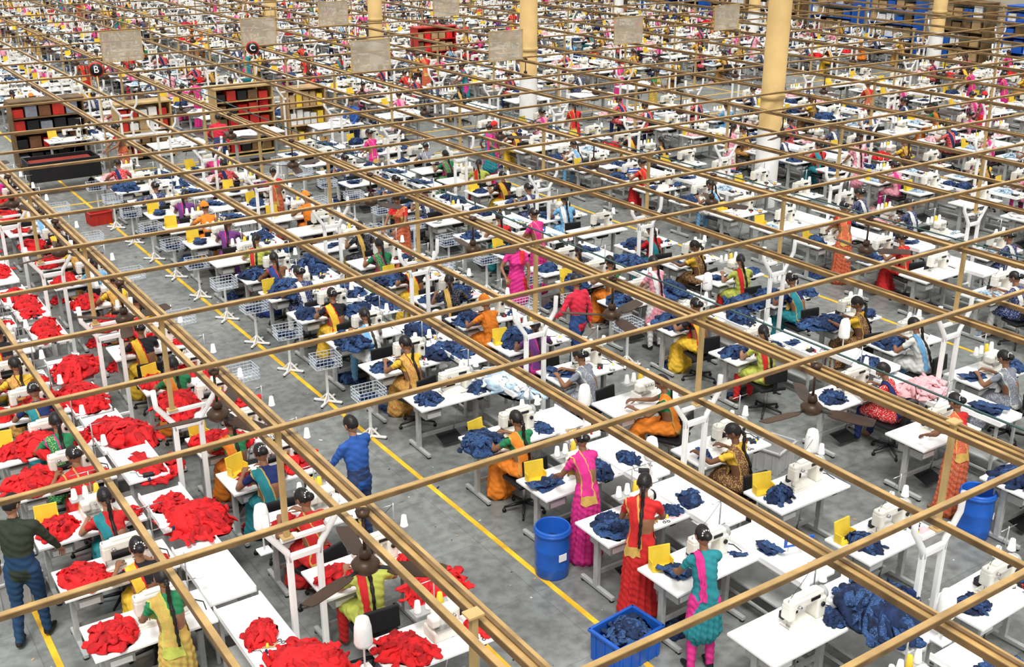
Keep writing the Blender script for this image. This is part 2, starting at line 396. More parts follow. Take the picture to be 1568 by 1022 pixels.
# ------------------------------------------------------------------ props
def m_table():
    b=MB(); b.box((0,0,.745),(1.14,.60,.034),WHITE,.008); b.box((0,0,.722),(1.08,.54,.014),GPAINT)
    for sx in(-.46,.46):
        b.box((sx,0,.70),(.05,.48,.04),GPAINT,.004); b.box((sx,.02,.38),(.055,.07,.64),GPAINT,.005)
        b.box((sx,0,.045),(.05,.56,.045),GPAINT,.006)
        for sy in(-.25,.25): b.cyl((sx,sy,0),(sx,sy,.025),.028,BLACK,n=10)
    b.box((0,.05,.20),(.9,.035,.05),GPAINT,.004); b.box((0,-.02,.11),(.32,.24,.02),BLACK,.005,rx=.25)
    b.cyl((.08,.02,.13),(.18,.03,.55),.007,STEEL,n=6)
    b.cyl((.12,.10,.60),(.34,.10,.60),.075,BLACK,n=16); b.box((.1,.08,.66),(.22,.16,.07),GPAINT,.008)
    b.box((-.33,-.02,.60),(.26,.36,.10),GPAINT,.006); b.box((-.33,-.205,.6),(.20,.01,.06),WHITE)
    b.box((.40,-.2,.68),(.08,.05,.06),BLACK,.005)
    return b.mesh('sewing_table')
def m_machine():
    b=MB(); b.box((0,0,.010),(.50,.19,.02),MACH,.004)
    b.box((-.06,0,.03),(.34,.165,.03),MACH,.008); b.box((.19,0,.135),(.115,.15,.23),MACH,.018)
    b.box((0,0,.265),(.46,.115,.105),MACH,.022); b.box((-.19,0,.20),(.085,.12,.16),MACH,.018)
    b.box((.02,0,.325),(.30,.08,.02),MACH,.006)
    b.cyl((-.2,0,.04),(-.2,0,.13),.006,STEEL,n=6); b.box((-.2,-.02,.055),(.02,.04,.008),STEEL)
    b.cyl((-.215,-.01,.27),(-.215,-.01,.34),.006,STEEL,n=6)
    b.cyl((.24,0,.245),(.275,0,.245),.065,GPAINT,n=20); b.cyl((.275,0,.245),(.285,0,.245),.045,BLACK,n=16)
    b.cyl((-.12,-.055,.25),(-.12,-.085,.25),.020,STEEL,n=12); b.box((-.2,0,.042),(.06,.12,.006),STEEL)
    b.box((.10,-.062,.27),(.12,.01,.03),BLACK); b.cyl((.19,-.07,.18),(.19,-.09,.18),.025,BLACK,n=12)
    b.box((-.02,.14,.04),(.20,.07,.08),BLACK,.01)
    b.cyl((.33,.16,0),(.33,.16,.52),.008,STEEL,n=8); b.cyl((.20,.16,.20),(.46,.16,.20),.006,STEEL,n=6); b.cyl((.20,.16,.50),(.46,.16,.50),.005,STEEL,n=6)
    for dx,mt in((.21,THREAD),(.45,THREAD)):
        b.lathe([(.0,.205),(.045,.205),(.045,.215),(.04,.22),(.026,.33),(.018,.335),(.0,.335)],mt,(dx,.16,0),n=14)
    b.tube([(.33,.16,.5),(.1,.08,.42),(-.18,0,.34)],.0025,BLACK,n=4)
    b.tube([(.24,.07,.02),(.36,.10,.008),(.42,.02,.008),(.40,-.12,.008)],.006,BLACK,n=5)
    return b.mesh('sewing_machine')
def m_over():
    b=MB(); b.box((0,0,.06),(.32,.22,.12),MACH,.02); b.box((.03,.02,.19),(.26,.15,.16),MACH,.03); b.box((-.12,-.03,.20),(.09,.12,.10),MACH,.02)
    b.cyl((.16,.02,.18),(.20,.02,.18),.06,BLACK,n=18); b.box((-.06,-.1,.135),(.16,.06,.01),STEEL); b.cyl((-.1,-.07,.13),(-.1,-.07,.2),.006,STEEL,n=6)
    for i in range(3): b.cyl((-.02+.05*i,-.06,.21),(-.02+.05*i,-.085,.21),.014,STEEL,n=10)
    b.cyl((.0,.16,0),(.0,.16,.5),.008,STEEL,n=8)
    b.box((0,.16,.2),(.46,.14,.012),GPAINT)
    for i,mt in enumerate((THREAD,THREAD,YEL,THREAD)):
        b.lathe([(0,.207),(.04,.207),(.038,.22),(.024,.33),(.016,.335),(0,.335)],mt,(-.18+.12*i,.16,0),n=12)
    b.cyl((-.2,.16,.5),(.2,.16,.5),.005,STEEL,n=6)
    return b.mesh('overlock_machine')
def m_chair():
    b=MB(); b.box((0,0,.445),(.42,.40,.055),BLACK,.022); b.box((0,-.225,.70),(.36,.04,.24),BLACK,.016,rx=-.1)
    b.box((0,-.225,.52),(.06,.02,.22),BLACK,.004,rx=-.1); b.cyl((0,0,.1),(0,0,.43),.028,STEEL,n=12); b.cyl((0,0,.36),(0,0,.42),.05,BLACK,n=12)
    for i in range(5):
        a=i*2*math.pi/5+.3; e=V((.26*math.cos(a),.26*math.sin(a),.075))
        b.tube([(0,0,.12),e*.5+V((0,0,.06)),e],[.024,.02,.014],BLACK,n=8); b.cyl(e+V((-.012*math.sin(a),.012*math.cos(a),-.047)),e+V((.012*math.sin(a),-.012*math.cos(a),-.047)),.027,BLACK,n=10); b.cyl(e-V((0,0,.04)),e,.01,BLACK,n=6)
    return b.mesh('office_chair')
def m_bench(h,L):
    b=MB(); b.box((0,0,h-.015),(.48,L,.03),WHITE,.006)
    for sx in(-.23,.23): b.box((sx,0,h+.015),(.018,L,.05),WHITE,.004)
    for sx in(-.20,.20):
        for sy in(-L/2+.06,L/2-.06): b.box((sx,sy,h/2-.01),(.035,.035,h-.03),GPAINT,.004)
        b.box((sx,0,.15),(.025,L-.12,.025),GPAINT)
    b.box((0,0,.30),(.42,L-.12,.02),GPAINT)
    return b.mesh('passing_table')
def m_yboard():
    b=MB(); b.box((0,0,.12),(.24,.02,.22),YEL,.004,rx=-.15); b.box((0,-.06,.012),(.24,.12,.02),YEL,.003)
    for sx in(-.115,.115): b.box((sx,-.05,.06),(.012,.09,.10),YEL,.002)
    return b.mesh('yellow_work_holder')
def m_basket():
    b=MB(); z0,z1=.62,.78; W2=.20;D2=.16
    BW=mat('basket_wire',(.62,.68,.76),.4,0,.05,5)
    for z in(z0,z0+.055,z0+.11,z1):
        for sy in(-D2,D2): b.box((0,sy,z),(W2*2,.007,.007),BW)
        for sx in(-W2,W2): b.box((sx,0,z),(.007,D2*2,.007),BW)
    for i in range(8):
        x=-W2+i*W2*2/7
        for sy in(-D2,D2): b.box((x,sy,(z0+z1)/2),(.005,.005,z1-z0),BW)
        b.box((x,0,z0),(.005,D2*2,.005),BW)
    for i in range(7):
        y=-D2+i*D2*2/6
        for sx in(-W2,W2): b.box((sx,y,(z0+z1)/2),(.005,.005,z1-z0),BW)
        b.box((0,y,z0),(W2*2,.005,.005),BW)
    b.box((0,0,.33),(.035,.035,.58),WPAINT,.004)
    b.box((0,0,.60),(.30,.03,.02),WPAINT)
    for a in(.785,-.785): b.box((0,0,.03),(.46,.035,.03),WPAINT,.004,rz=a)
    for i in range(4):
        a=.785+i*1.5708; b.box((.07*math.cos(a),.07*math.sin(a),.10),(.02,.02,.17),WPAINT,0,rz=a,ry=-.8)
        b.cyl((.22*math.cos(a),.22*math.sin(a),0),(.22*math.cos(a),.22*math.sin(a),.02),.02,BLACK,n=8)
    return b.mesh('wire_basket_stand')
def m_fork():
    b=MB()
    for s in(-1,1):
        sx=s*.15
        b.box((sx,0,.72),(.055,.055,1.44),WPAINT,.006)
        b.box((sx,0,.02),(.11,.16,.02),WPAINT,.004)
        b.tube([(sx,0,1.40),(sx+s*.02,0,1.5),(sx+s*.19,0,1.74),(sx+s*.20,0,1.95)],.032,WPAINT,n=8)
    b.box((0,0,1.44),(.36,.055,.06),WPAINT,.006); b.box((0,0,.25),(.28,.035,.035),WPAINT,.004)
    b.box((0,0,1.64),(.44,.05,.04),WPAINT,.004)
    return b.mesh('white_support_frame')
def m_post():
    b=MB(); b.box((0,0,2.23),(.05,.05,1.10),TANL,.004); b.box((0,0,1.67),(.11,.11,.016),TANL,.003); b.box((0,0,2.775),(.12,.10,.02),TANL,.003)
    return b.mesh('rail_support_post')
def m_fan(rot):
    b=MB(); b.cyl((0,0,.12),(0,0,.50),.014,BROWN,n=8); b.lathe([(0,.16),(.04,.16),(.055,.10),(.03,.08)],BROWN,n=16)
    b.lathe([(.0,-.06),(.06,-.055),(.105,-.02),(.115,.03),(.08,.07),(.03,.085),(0,.085)],BROWN,n=24)
    b.lathe([(0,.46),(.05,.46),(.06,.50),(0,.52)],BROWN,n=12)
    for i in range(3):
        M=Matrix.Rotation(rot+i*2*math.pi/3,4,'Z')
        b.box((.15,0,0),(.12,.04,.008),BLACK,M=M,rx=.1)
        vs=[];fs=[]
        for k,(x,w) in enumerate(((.18,.045),(.24,.07),(.40,.078),(.60,.07),(.64,.055))):
            for (yy,zz) in((-w,-w*.22),(w,w*.22)): vs+= [M@V((x,yy,zz-.004)),M@V((x,yy,zz+.004))]
        for k in range(4):
            a=k*4; fs+=[[a,a+4,a+6,a+2],[a+1,a+3,a+7,a+5],[a,a+1,a+5,a+4],[a+2,a+6,a+7,a+3]]
        fs+=[[0,2,3,1],[16,17,19,18]]
        b.add(vs,fs,BROWN,False)
    return b.mesh('ceiling_fan')
def m_drum():
    b=MB(); b.lathe([(0,0),(.18,0),(.19,.02),(.195,.12),(.2,.14),(.195,.16),(.2,.33),(.205,.35),(.2,.37),(.198,.52),(.205,.55),(.21,.57),(.205,.60),(.19,.62),(.185,.6),(.18,.1),(0,.08)],BLUE,n=32)
    b.lathe([(0,.40),(.184,.40)],BLACK,n=24); b.box((0,-.2,.3),(.10,.012,.09),WHITE,.002)
    b.lathe([(.206,.545),(.214,.55),(.214,.575),(.206,.58)],BLUE,n=32)
    return b.mesh('blue_drum')
def m_crate(mt,sx=.60,sy=.42,h=.36):
    b=MB(); b.box((0,0,.02),(sx*.92,sy*.9,.03),mt,.004)
    for s in(-1,1):
        b.box((0,s*sy*.48,h/2),(sx*.95,.02,h),mt,.004,rx=-s*.04); b.box((s*sx*.48,0,h/2),(.02,sy*.95,h),mt,.004,ry=s*.04)
        b.box((0,s*(sy*.5+.005),h-.015),(sx+.03,.035,.03),mt,.006); b.box((s*(sx*.5+.005),0,h-.015),(.035,sy+.03,.03),mt,.006)
        for i in range(5): b.box((-sx*.4+i*sx*.2,s*(sy*.5+.0),h*.45),(.015,.02,h*.8),mt,.002)
        for i in range(3): b.box((s*(sx*.5),-sy*.3+i*sy*.3,h*.45),(.02,.015,h*.8),mt,.002)
    return b.mesh('crate')
def m_conestand():
    b=MB(); b.cyl((0,0,0),(0,0,.48),.010,WPAINT,n=8); b.box((0,0,.01),(.14,.14,.02),WPAINT,.004)
    b.lathe([(0,.28),(.075,.28),(.085,.31),(.078,.46),(.06,.55),(.03,.57),(0,.57)],THREAD,n=20)
    return b.mesh('thread_cone_stand')
def pile_mesh(name,seed,rx,ry,h,mt,mt2=None,nr=16):
    rn=random.Random(seed)
    bm=bmesh.new(); bmesh.ops.create_icosphere(bm,subdivisions=4,radius=1)
    o=V((seed*7.3,seed*3.1,seed*1.7))
    def R(q): return 1+.45*noise.noise(q*1.6+o)+.16*(1-2*abs(noise.noise(q*3.3+o*2)))+.08*(1-2*abs(noise.noise(q*7+o)))
    for v in bm.verts:
        q=v.co.copy(); r=R(q)
        z=q.z*h*.8*r if q.z>0 else 0
        v.co=V((q.x*rx*r*.85,q.y*ry*r*.85,max(z,.001)))
    vs=[v.co.copy() for v in bm.verts]; fs=[[v.index for v in f.verts] for f in bm.faces]; bm.free()
    b=MB(); b.add(vs,fs,mt,True)
    mt2=mt2 or mt
    for i in range(nr):
        a=rn.uniform(0,6.28); a1=a+rn.uniform(-.9,.9); r0=rn.uniform(-.6,.5); r1=rn.uniform(.75,1.35); w=rn.uniform(.03,.065)
        pts=[];rr=[];ry_=[]
        K=12
        for k in range(K):
            t=k/(K-1); rho=r0+(r1-r0)*t; an=a+(a1-a)*t+.12*math.sin(t*7+i)
            q=V((math.cos(an)*rho,math.sin(an)*rho,0)); rq=R(V((math.cos(an),math.sin(an),.3)).normalized())
            pr=min(1,abs(rho)/max(.6,rq*.85)); z=h*.8*math.sqrt(max(0,1-pr*pr))+.012+rn.uniform(0,.022)
            pts.append(V((q.x*rx,q.y*ry,z))); rr.append(w*(1+.35*math.sin(k*1.7+i))*(.6 if k in(0,K-1) else 1)); ry_.append(.014+.008*math.sin(k*2.1+i*2))
        b.tube(pts,rr,rn.choice([mt,mt2]),ry_,n=8,hint=(-math.sin(a),math.cos(a),.35*math.sin(i*2.4)),dome=True)
    return b.mesh(name)
def panel_mesh(name,seed,mt,mt2,n=5):
    rn=random.Random(seed); b=MB()
    for i in range(n):
        cx,cy=rn.uniform(-.12,.12),rn.uniform(-.08,.08); a=rn.uniform(-.5,.5); L=rn.uniform(.22,.42); w=rn.uniform(.10,.17); NX,NY=12,6
        vs=[]
        for ix in range(NX):
            for iy in range(NY):
                u=ix/(NX-1)-.5; v=iy/(NY-1)-.5; ww=w*(1-.35*u)
                x=u*L; y=v*ww+.02*math.sin(u*5+i)
                z=.012+i*.012+.022*abs(noise.noise(V((x*9+seed,y*9,i*3.1))))+.008*math.sin(u*14+i)
                vs.append((cx+x*math.cos(a)-y*math.sin(a),cy+x*math.sin(a)+y*math.cos(a),z))
        N0=len(vs); vs+= [(x,y,max(z-.010,.001)) for x,y,z in vs]
        fs=[]
        for ix in range(NX-1):
            for iy in range(NY-1):
                q=[ix*NY+iy,(ix+1)*NY+iy,(ix+1)*NY+iy+1,ix*NY+iy+1]; fs.append(q); fs.append([k+N0 for k in q][::-1])
        rim=[iy for iy in range(NY)]+[ix*NY+NY-1 for ix in range(1,NX)]+[(NX-1)*NY+iy for iy in range(NY-2,-1,-1)]+[ix*NY for ix in range(NX-2,0,-1)]
        for k in range(len(rim)): fs.append([rim[k],rim[(k+1)%len(rim)],rim[(k+1)%len(rim)]+N0,rim[k]+N0])
        b.add(vs,fs,mt if i%2 else mt2,True)
    return b.mesh(name)
def m_clutter(seed):
    rn=random.Random(seed); b=MB()
    b.box((rn.uniform(-.1,.1),rn.uniform(-.08,.08),.02),(.16,.10,.04),BLACK,.005,rz=rn.uniform(0,3))
    b.box((.16,-.05,.004),(.20,.14,.006),[WCLO,CARD,PCLO][seed%3],0,rz=rn.uniform(0,3))
    for i in range(4):
        x,y=rn.uniform(-.2,.2),rn.uniform(-.12,.12)
        b.lathe([(0,0),(.022,0),(.022,.01),(.014,.05),(0,.05)],[THREAD,DENIM,REDP,YEL][i],(x,y,.0),n=10)
    b.tube([(-.2,.1,.006),(-.05,.04,.006),(.02,.12,.006),(.15,.08,.006),(.22,.14,.006)],.005,BLACK,n=5)
    x,y=rn.uniform(-.15,.15),-.1
    for s in(-1,1): b.box((x+s*.012,y,.004),(.014,.12,.005),STEEL,0,rz=s*.15); b.lathe([(.018,.0),(.026,.0),(.026,.008),(.018,.008)],BLACK,(x+s*.03,y-.08,0),n=10)
    return b.mesh('sewing_notions')
TABLE=m_table();MACHINE=m_machine();OVER=m_over();CHAIR=m_chair();BENCHES=[m_bench(.75,1.16),m_bench(.75,1.16),m_bench(.70,1.0),m_bench(.86,.9)];YB=m_yboard();BASK=m_basket();FORK=m_fork();POST=m_post()
FANS=[m_fan(r) for r in(.95,.3,1.4)];DRUM=m_drum();CONE=m_conestand()
CLUT=[m_clutter(i) for i in range(4)]
CR_B=m_crate(BLUE);CR_G=m_crate(GREYP,.5,.38,.34);CR_R=m_crate(REDP,.5,.38,.3)
PN=[pile_mesh('denim_pile',i,.24+.04*(i%3),.20+.03*(i%2),.10+.05*(i%3),[DENIM,DENIM2][i%2],[DENIM2,DENIM][i%2],20) for i in range(6)]+[panel_mesh('denim_panels',40+i,DENIM,DENIM2,5+i) for i in range(3)]
PR=[pile_mesh('red_cloth_pile',10+i,.25+.04*(i%3),.22,.11+.05*(i%3),RED,RED2,20) for i in range(6)]+[panel_mesh('red_panels',50+i,RED,RED2,5+i) for i in range(2)]
PW=[pile_mesh('white_cloth_pile',20+i,.26,.2,.09,[WCLO,PCLO,LDEN][i]) for i in range(3)]+[panel_mesh('white_panels',60,WCLO,LDEN,5),panel_mesh('grey_panels',61,fab(p['grey']),WCLO,6)]
PF=[pile_mesh('flat_cloth',30+i,.17,.12,.05,[DENIM,RED,WCLO][i],None,8) for i in range(3)]
BIGN=pile_mesh('large_denim_pile',77,.40,.34,.26,DENIM,DENIM2,44); BIGR=pile_mesh('large_red_pile',78,.40,.34,.26,RED,RED2,44); BIGL=pile_mesh('light_denim_pile',79,.30,.52,.16,LDEN,WCLO,40)

TZ=.762
def station(tx,ty,who=None,wx=.08,cloth='navy',face=0,col=None,seed=None,mach=None,wd=.56):
    rnd=random.Random(seed if seed is not None else int(tx*100+ty*977))
    put('sewing_table',TABLE,(tx,ty,0),rnd.uniform(-.03,.03),col=col)
    mk=mach or rnd.choice(['m','m','m','o'])
    put('sewing_machine' if mk=='m' else 'overlock_machine',MACHINE if mk=='m' else OVER,(tx+.12,ty+.02,TZ),col=col)
    if rnd.random()<.33: put('yellow_work_holder',YB,(tx-.38+rnd.uniform(-.05,.03),ty+.20,TZ),rnd.uniform(-.3,.3),col=col)
    L={'navy':PN,'red':PR,'white':PW}[cloth]; nm={'navy':'denim_pile','red':'red_cloth_pile','white':'white_cloth_pile'}[cloth]
    if rnd.random()<(.95 if cloth=='red' else .85): put(nm,rnd.choice(L),(tx-.32,ty-.03,TZ),rnd.uniform(0,6),rnd.uniform(.6,1.1 if cloth=='red' else .95),col=col)
    if rnd.random()<.65: put(nm,rnd.choice(L),(tx+.44,ty-.12,TZ),rnd.uniform(0,6),rnd.uniform(.3,.65),col=col)
    if rnd.random()<.6: put('sewing_notions',rnd.choice(CLUT),(tx+.32,ty-.13,TZ),rnd.uniform(-.4,.4),.8,col=col)
    if rnd.random()<.35: put(nm,rnd.choice(L),(tx-.2,ty+.05,.0),rnd.uniform(0,6),.7,col=col)
    if who is not None:
        if who.startswith('S:'):
            put('standing_seamstress',STAND[who[2:]],(tx+wx,ty-wd+.08,0),face,rnd.uniform(.93,.98),col=col)
        else:
            put('seamstress',SEAT[who],(tx+wx,ty-wd,0),face,rnd.uniform(.97,1.03),col=col)
            put('office_chair',CHAIR,(tx+wx,ty-wd-.02,0),face+rnd.uniform(-.3,.3),col=col)
def bench(x,y,cloth,n=2,col=None,seed=0,h=1.0):
    rnd=random.Random(int(x*31+y*77)+seed)
    k=rnd.randrange(4); hz=[.75,.75,.70,.86][k]
    put('passing_table',BENCHES[k],(x,y,0),0,col=col)
    L={'navy':PN,'red':PR,'white':PW}[cloth]; nm={'navy':'denim_pile','red':'red_cloth_pile','white':'white_cloth_pile'}[cloth]
    for i in range(n): put(nm,rnd.choice(L),(x+rnd.uniform(-.03,.03),y-.3+.6*(i+.5)/max(n,1)*1.0+rnd.uniform(-.1,.1),hz),rnd.uniform(0,6),rnd.uniform(.55,1.0)*h,col=col)
    if rnd.random()<.5: put('sewing_notions',rnd.choice(CLUT),(x,y-.35,hz),rnd.uniform(1,2),.8,col=col)

# ------------------------------------------------------------------ room
def floor_mat():
    m=bpy.data.materials.new('floor_concrete'); m.use_nodes=True; nt=m.node_tree; b=nt.nodes['Principled BSDF']; b.inputs['Roughness'].default_value=.4
    tc=nt.nodes.new('ShaderNodeTexCoord')
    def N(s,d):
        n=nt.nodes.new('ShaderNodeTexNoise'); n.inputs['Scale'].default_value=s; n.inputs['Detail'].default_value=d; nt.links.new(tc.outputs['Object'],n.inputs['Vector']); return n
    n1=N(.8,6); n2=N(7,8)
    r=nt.nodes.new('ShaderNodeValToRGB'); r.color_ramp.elements[0].color=(.135,.145,.14,1); r.color_ramp.elements[1].color=(.27,.285,.27,1); r.color_ramp.elements[0].position=.3; r.color_ramp.elements[1].position=.7
    nt.links.new(n1.outputs['Fac'],r.inputs['Fac'])
    r2=nt.nodes.new('ShaderNodeValToRGB'); r2.color_ramp.elements[0].color=(.7,.7,.7,1); r2.color_ramp.elements[1].color=(1.1,1.1,1.1,1); r2.color_ramp.elements[0].position=.35; r2.color_ramp.elements[1].position=.6
    nt.links.new(n2.outputs['Fac'],r2.inputs['Fac'])
    mx=nt.nodes.new('ShaderNodeMixRGB'); mx.blend_type='MULTIPLY'; mx.inputs['Fac'].default_value=1
    nt.links.new(r.outputs[0],mx.inputs[1]); nt.links.new(r2.outputs[0],mx.inputs[2])
    br=nt.nodes.new('ShaderNodeTexBrick'); br.inputs['Scale'].default_value=1; br.offset=0; br.inputs['Mortar Size'].default_value=.006; br.inputs['Brick Width'].default_value=1.2; br.inputs['Row Height'].default_value=1.2
    br.inputs['Color1'].default_value=(1,1,1,1); br.inputs['Color2'].default_value=(.93,.93,.93,1); br.inputs['Mortar'].default_value=(.7,.7,.7,1)
    nt.links.new(tc.outputs['Object'],br.inputs['Vector'])
    m2=nt.nodes.new('ShaderNodeMixRGB'); m2.blend_type='MULTIPLY'; m2.inputs['Fac'].default_value=1
    nt.links.new(mx.outputs[0],m2.inputs[1]); nt.links.new(br.outputs['Color'],m2.inputs[2])
    nt.links.new(m2.outputs[0],b.inputs['Base Color']); return m
b=MB(); b.box((16,42,-.1),(64,96,.2),floor_mat()); put('floor',b.mesh('floor'))
b=MB(); b.box((46.15,42,4.5),(.3,96,9),WALLM)
for i in range(16): b.box((45.97,-2+i*6,4.5),(.1,.4,9),WALLM)
put('wall_right',b.mesh('wall_right'))
b=MB(); b.box((16,88.15,4.5),(64,.3,9),WALLM); put('wall_back',b.mesh('wall_back'))
X0=[-8.1,-3.35,1.4,6.2,10.85,16.24,21.24,26.24,31.24,36.24,41.0]
b=MB()
for x in [1.33,5.02,6.2,10.86,16.0,21.0,26,31,36,-3.5]:
    b.box((x,45,.003),(.065,86,.006),YLINE)
b.box((20,28.0,.0031),(60,.07,.006),YLINE); b.box((20,30.8,.0031),(60,.07,.006),YLINE)
put('floor_marking',b.mesh('floor_marking'))
rn=random.Random(3); b=MB()
for i in range(260):
    x=rn.choice([rn.uniform(5.1,6.6),rn.uniform(9.7,11.2),rn.uniform(.6,1.4)]); y=rn.uniform(5,26); s=rn.uniform(.006,.022)
    b.box((x,y,.004),(s,s*rn.uniform(.5,3),.004),rn.choice([WCLO,GREYP,DENIM,CARD]),0,rz=rn.uniform(0,3))
put('floor_thread_scraps',b.mesh('floor_thread_scraps'))
b=MB(); b.lathe([(.29,1.9),(.27,1.92),(.27,9)],COLM,n=28); b.lathe([(.28,0),(.28,1.9)],WPAINT,n=28); b.lathe([(.27,2.6),(.30,2.62),(.30,2.7),(.27,2.72)],COLM,n=28)
CO=b.mesh('column')
b2=MB()
b2.lathe([(.285,6.6),(.285,8)],REDP,n=28)
for i in range(6): b2.lathe([(.29,6.7+i*.22),(.29,6.78+i*.22)],BLACK,n=28)
for i in range(6): put('column',CO,(19.9,18.5+i*10.1,0))
o=put('red_column_band',b2.mesh('red_column_band'),(19.9,38.7,-1.7))
for i in range(6): put('column',CO,(39.9,18.5+i*10.1,0))

# overhead rails
def rail_y(w,h,L):
    b=MB()
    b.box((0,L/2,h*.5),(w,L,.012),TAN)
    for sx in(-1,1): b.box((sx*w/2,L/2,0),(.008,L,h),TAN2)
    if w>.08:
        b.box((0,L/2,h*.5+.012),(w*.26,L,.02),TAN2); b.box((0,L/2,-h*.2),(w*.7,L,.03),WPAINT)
    return b.mesh('overhead_rail')
R1=rail_y(.115,.05,89.5); R2=rail_y(.045,.045,89.5)
railx=[3.2+5.0*k for k in range(-2,9)]; railx[3]=8.28; railx[4]=13.05
for k,c in enumerate(railx):
    if c>44: continue
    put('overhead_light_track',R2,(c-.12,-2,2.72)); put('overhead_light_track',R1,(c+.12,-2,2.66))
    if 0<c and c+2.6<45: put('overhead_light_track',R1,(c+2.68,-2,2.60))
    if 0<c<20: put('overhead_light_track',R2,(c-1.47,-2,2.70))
b=MB(); b.cyl((0,0,0),(0,89.5,0),.012,TEAL,n=6); CND=b.mesh('conduit')
for c in railx:
    if 5<c<44: put('conduit_pipe',CND,(c+.9,-2,2.50))
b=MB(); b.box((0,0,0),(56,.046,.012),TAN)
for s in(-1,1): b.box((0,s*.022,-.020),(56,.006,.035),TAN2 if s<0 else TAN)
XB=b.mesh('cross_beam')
ys=[1.8,3.4,4.3,6.8,8.4,10.0,11.65,13.3]
y=14.9
while y<84: ys.append(y); y+=1.62 if y<22 else 3.25
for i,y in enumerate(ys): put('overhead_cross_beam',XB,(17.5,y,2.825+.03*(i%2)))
for k,c in enumerate(railx):
    if c>44 or c<-7: continue
    y=5.2;j=0
    while y<80:
        fx=c+.16 if k==2 else c
        put('rail_support_post',POST,(c,y,0)); put('white_support_frame',FORK,(fx,y,0))
        if y<60: put('ceiling_fan',FANS[(j+k)%3],(c,y+1.6,2.26))
        y+=3.25; j+=1

b=MB(); b.box((0,0,0),(1.10,.02,.80),PLATE,.004)
for s in(-.45,.45): b.cyl((s,0,.40),(s,0,.68),.006,STEEL,n=6)
for s in(-1,1): b.box((s*.55,0,0),(.02,.03,.82),TANL); b.box((0,0,s*.40),(1.12,.03,.02),TANL)
HB=b.mesh('hanging_board')
for x,y in((13.4,26.4),(8.6,31.9),(13,33),(17.4,26.1),(22.5,27),(27.6,28),(17.2,36.6),(22,37)): put('hanging_board',HB,(x,y,3.2))
for x,y,t in((7.2,29.3,'B'),(12,31,'C')):
    b=MB(); b.cyl((0,-.015,0),(0,.015,0),.19,REDP,n=24); b.cyl((0,-.017,0),(0,.0,0),.155,BLACK,n=24); b.cyl((0,0,-3.0),(0,0,-.16),.02,TANL,n=8)
    o=put('line_letter_sign',b.mesh('line_letter_sign'),(x,y,3.0),-.4)
    cu=bpy.data.curves.new('letter','FONT'); cu.body=t; cu.size=.24; cu.align_x='CENTER'; cu.align_y='CENTER'; cu.extrude=.003; cu.materials.append(WHITE)
    l=bpy.data.objects.new('letter',cu); COL.objects.link(l); l.parent=o; l.location=(0,-.022,0); l.rotation_euler=(math.pi/2,0,0)

# ------------------------------------------------------------------ block 0 (red)
L0=[(9.15,'S:green',.08),(10.25,'yellow',.15),(11.35,'redblue',.15),(12.5,'red',.15),(13.5,'green',.15),(14.65,'teal',.15),(15.7,'gold',.15)]
for ty,w,wx in L0: station(2.04,ty,w,wx,'red',wd=.62 if w[1]==':' else .56)
R0=[(7.45,None),(8.85,'lime'),(10.1,'red'),(11.3,'teal'),(12.4,'orange'),(13.5,None),(14.55,'orange'),(16.0,'yellow')]
for ty,w in R0: station(4.15,ty,w,-.2 if w else 0,'red')
for i,y in enumerate((7.2,8.45,9.7,10.95,12.2,13.45,14.7)): bench(2.86,y,'red',[1,1,0,2,1,2,2][i],h=1.1)
put('large_red_pile',BIGR,(4.55,8.1,.765),.4,.8); put('large_red_pile',BIGR,(2.95,7.6,.76),1.4,1.05); put('large_red_pile',BIGR,(3.0,10.6,.78),2,.95)
for i,(x,y,s) in enumerate(((4.0,12.2,1.1),(3.8,13.6,1.3),(2.0,13.4,1.1),(2.3,14.7,1.2),(4.3,14.8,1.1),(3.0,13.0,1.2),(1.7,16.4,1.3),(3.0,15.6,1.3),(4.2,16.6,1.1),(3.0,12.0,1.2),(1.75,12.5,1.1),(1.75,15.7,1.1),(4.5,13.4,1.1),(4.5,11.3,.9))): put('red_cloth_pile',PR[i%6],(x,y,.765),i,s)
put('standing_man_supervisor',STAND['supervisor'],(1.22,10.6,0),-.5,1.0)
put('standing_man',STAND['blueman'],(4.85,10.35,0),.3,.98)
put('grey_crate',CR_G,(1.22,11.5,0),.1)
# ------------------------------------------------------------------ block 1 (denim)
for ty,w,kw in((4.4,None,{}),(5.7,None,dict(mach='m')),(7.0,'S:greenpink',dict(wx=-.45,face=-.3,wd=.65)),(8.05,'S:red',dict(wx=-.40,face=-.5,wd=.68)),(9.2,'S:magenta',dict(wx=-.2,wd=.66)),(10.5,'orange',dict(wx=-.15,face=.1)),
               (12.0,None,dict(mach='m')),(13.3,'gold',dict(wx=-.1)),(14.65,'white',{}),(15.9,'yellow',{}),(17.1,'navy',{}),(18.2,'darkblue',{})):
    station(7.03,ty,w,cloth='navy',**{**dict(wx=-.05),**kw})
for ty,w,kw in((5.0,None,{}),(6.3,None,{}),(7.5,None,{}),(8.75,'brown',{}),(10.35,'orange',dict(face=.7,wx=.1)),(11.65,'grey',dict(face=.4)),(12.95,'purple',{}),(14.2,'orangecap',{}),(15.4,'black',{}),(16.6,'yellow',{}),(17.8,'green',{})):
    station(9.04,ty,w,cloth='navy',**{**dict(wx=-.2),**kw})
for i,y in enumerate((4.2,5.45,6.7,7.95,9.2,10.45)): bench(7.85,y,'navy',[1,0,1,1,1,0][i])
bench(7.85,11.7,'white',0); put('light_denim_pile',BIGL,(7.87,11.7,.79),0,1.1)
for y in (12.95,14.2,15.45,16.7): bench(7.85,y,'navy',2)
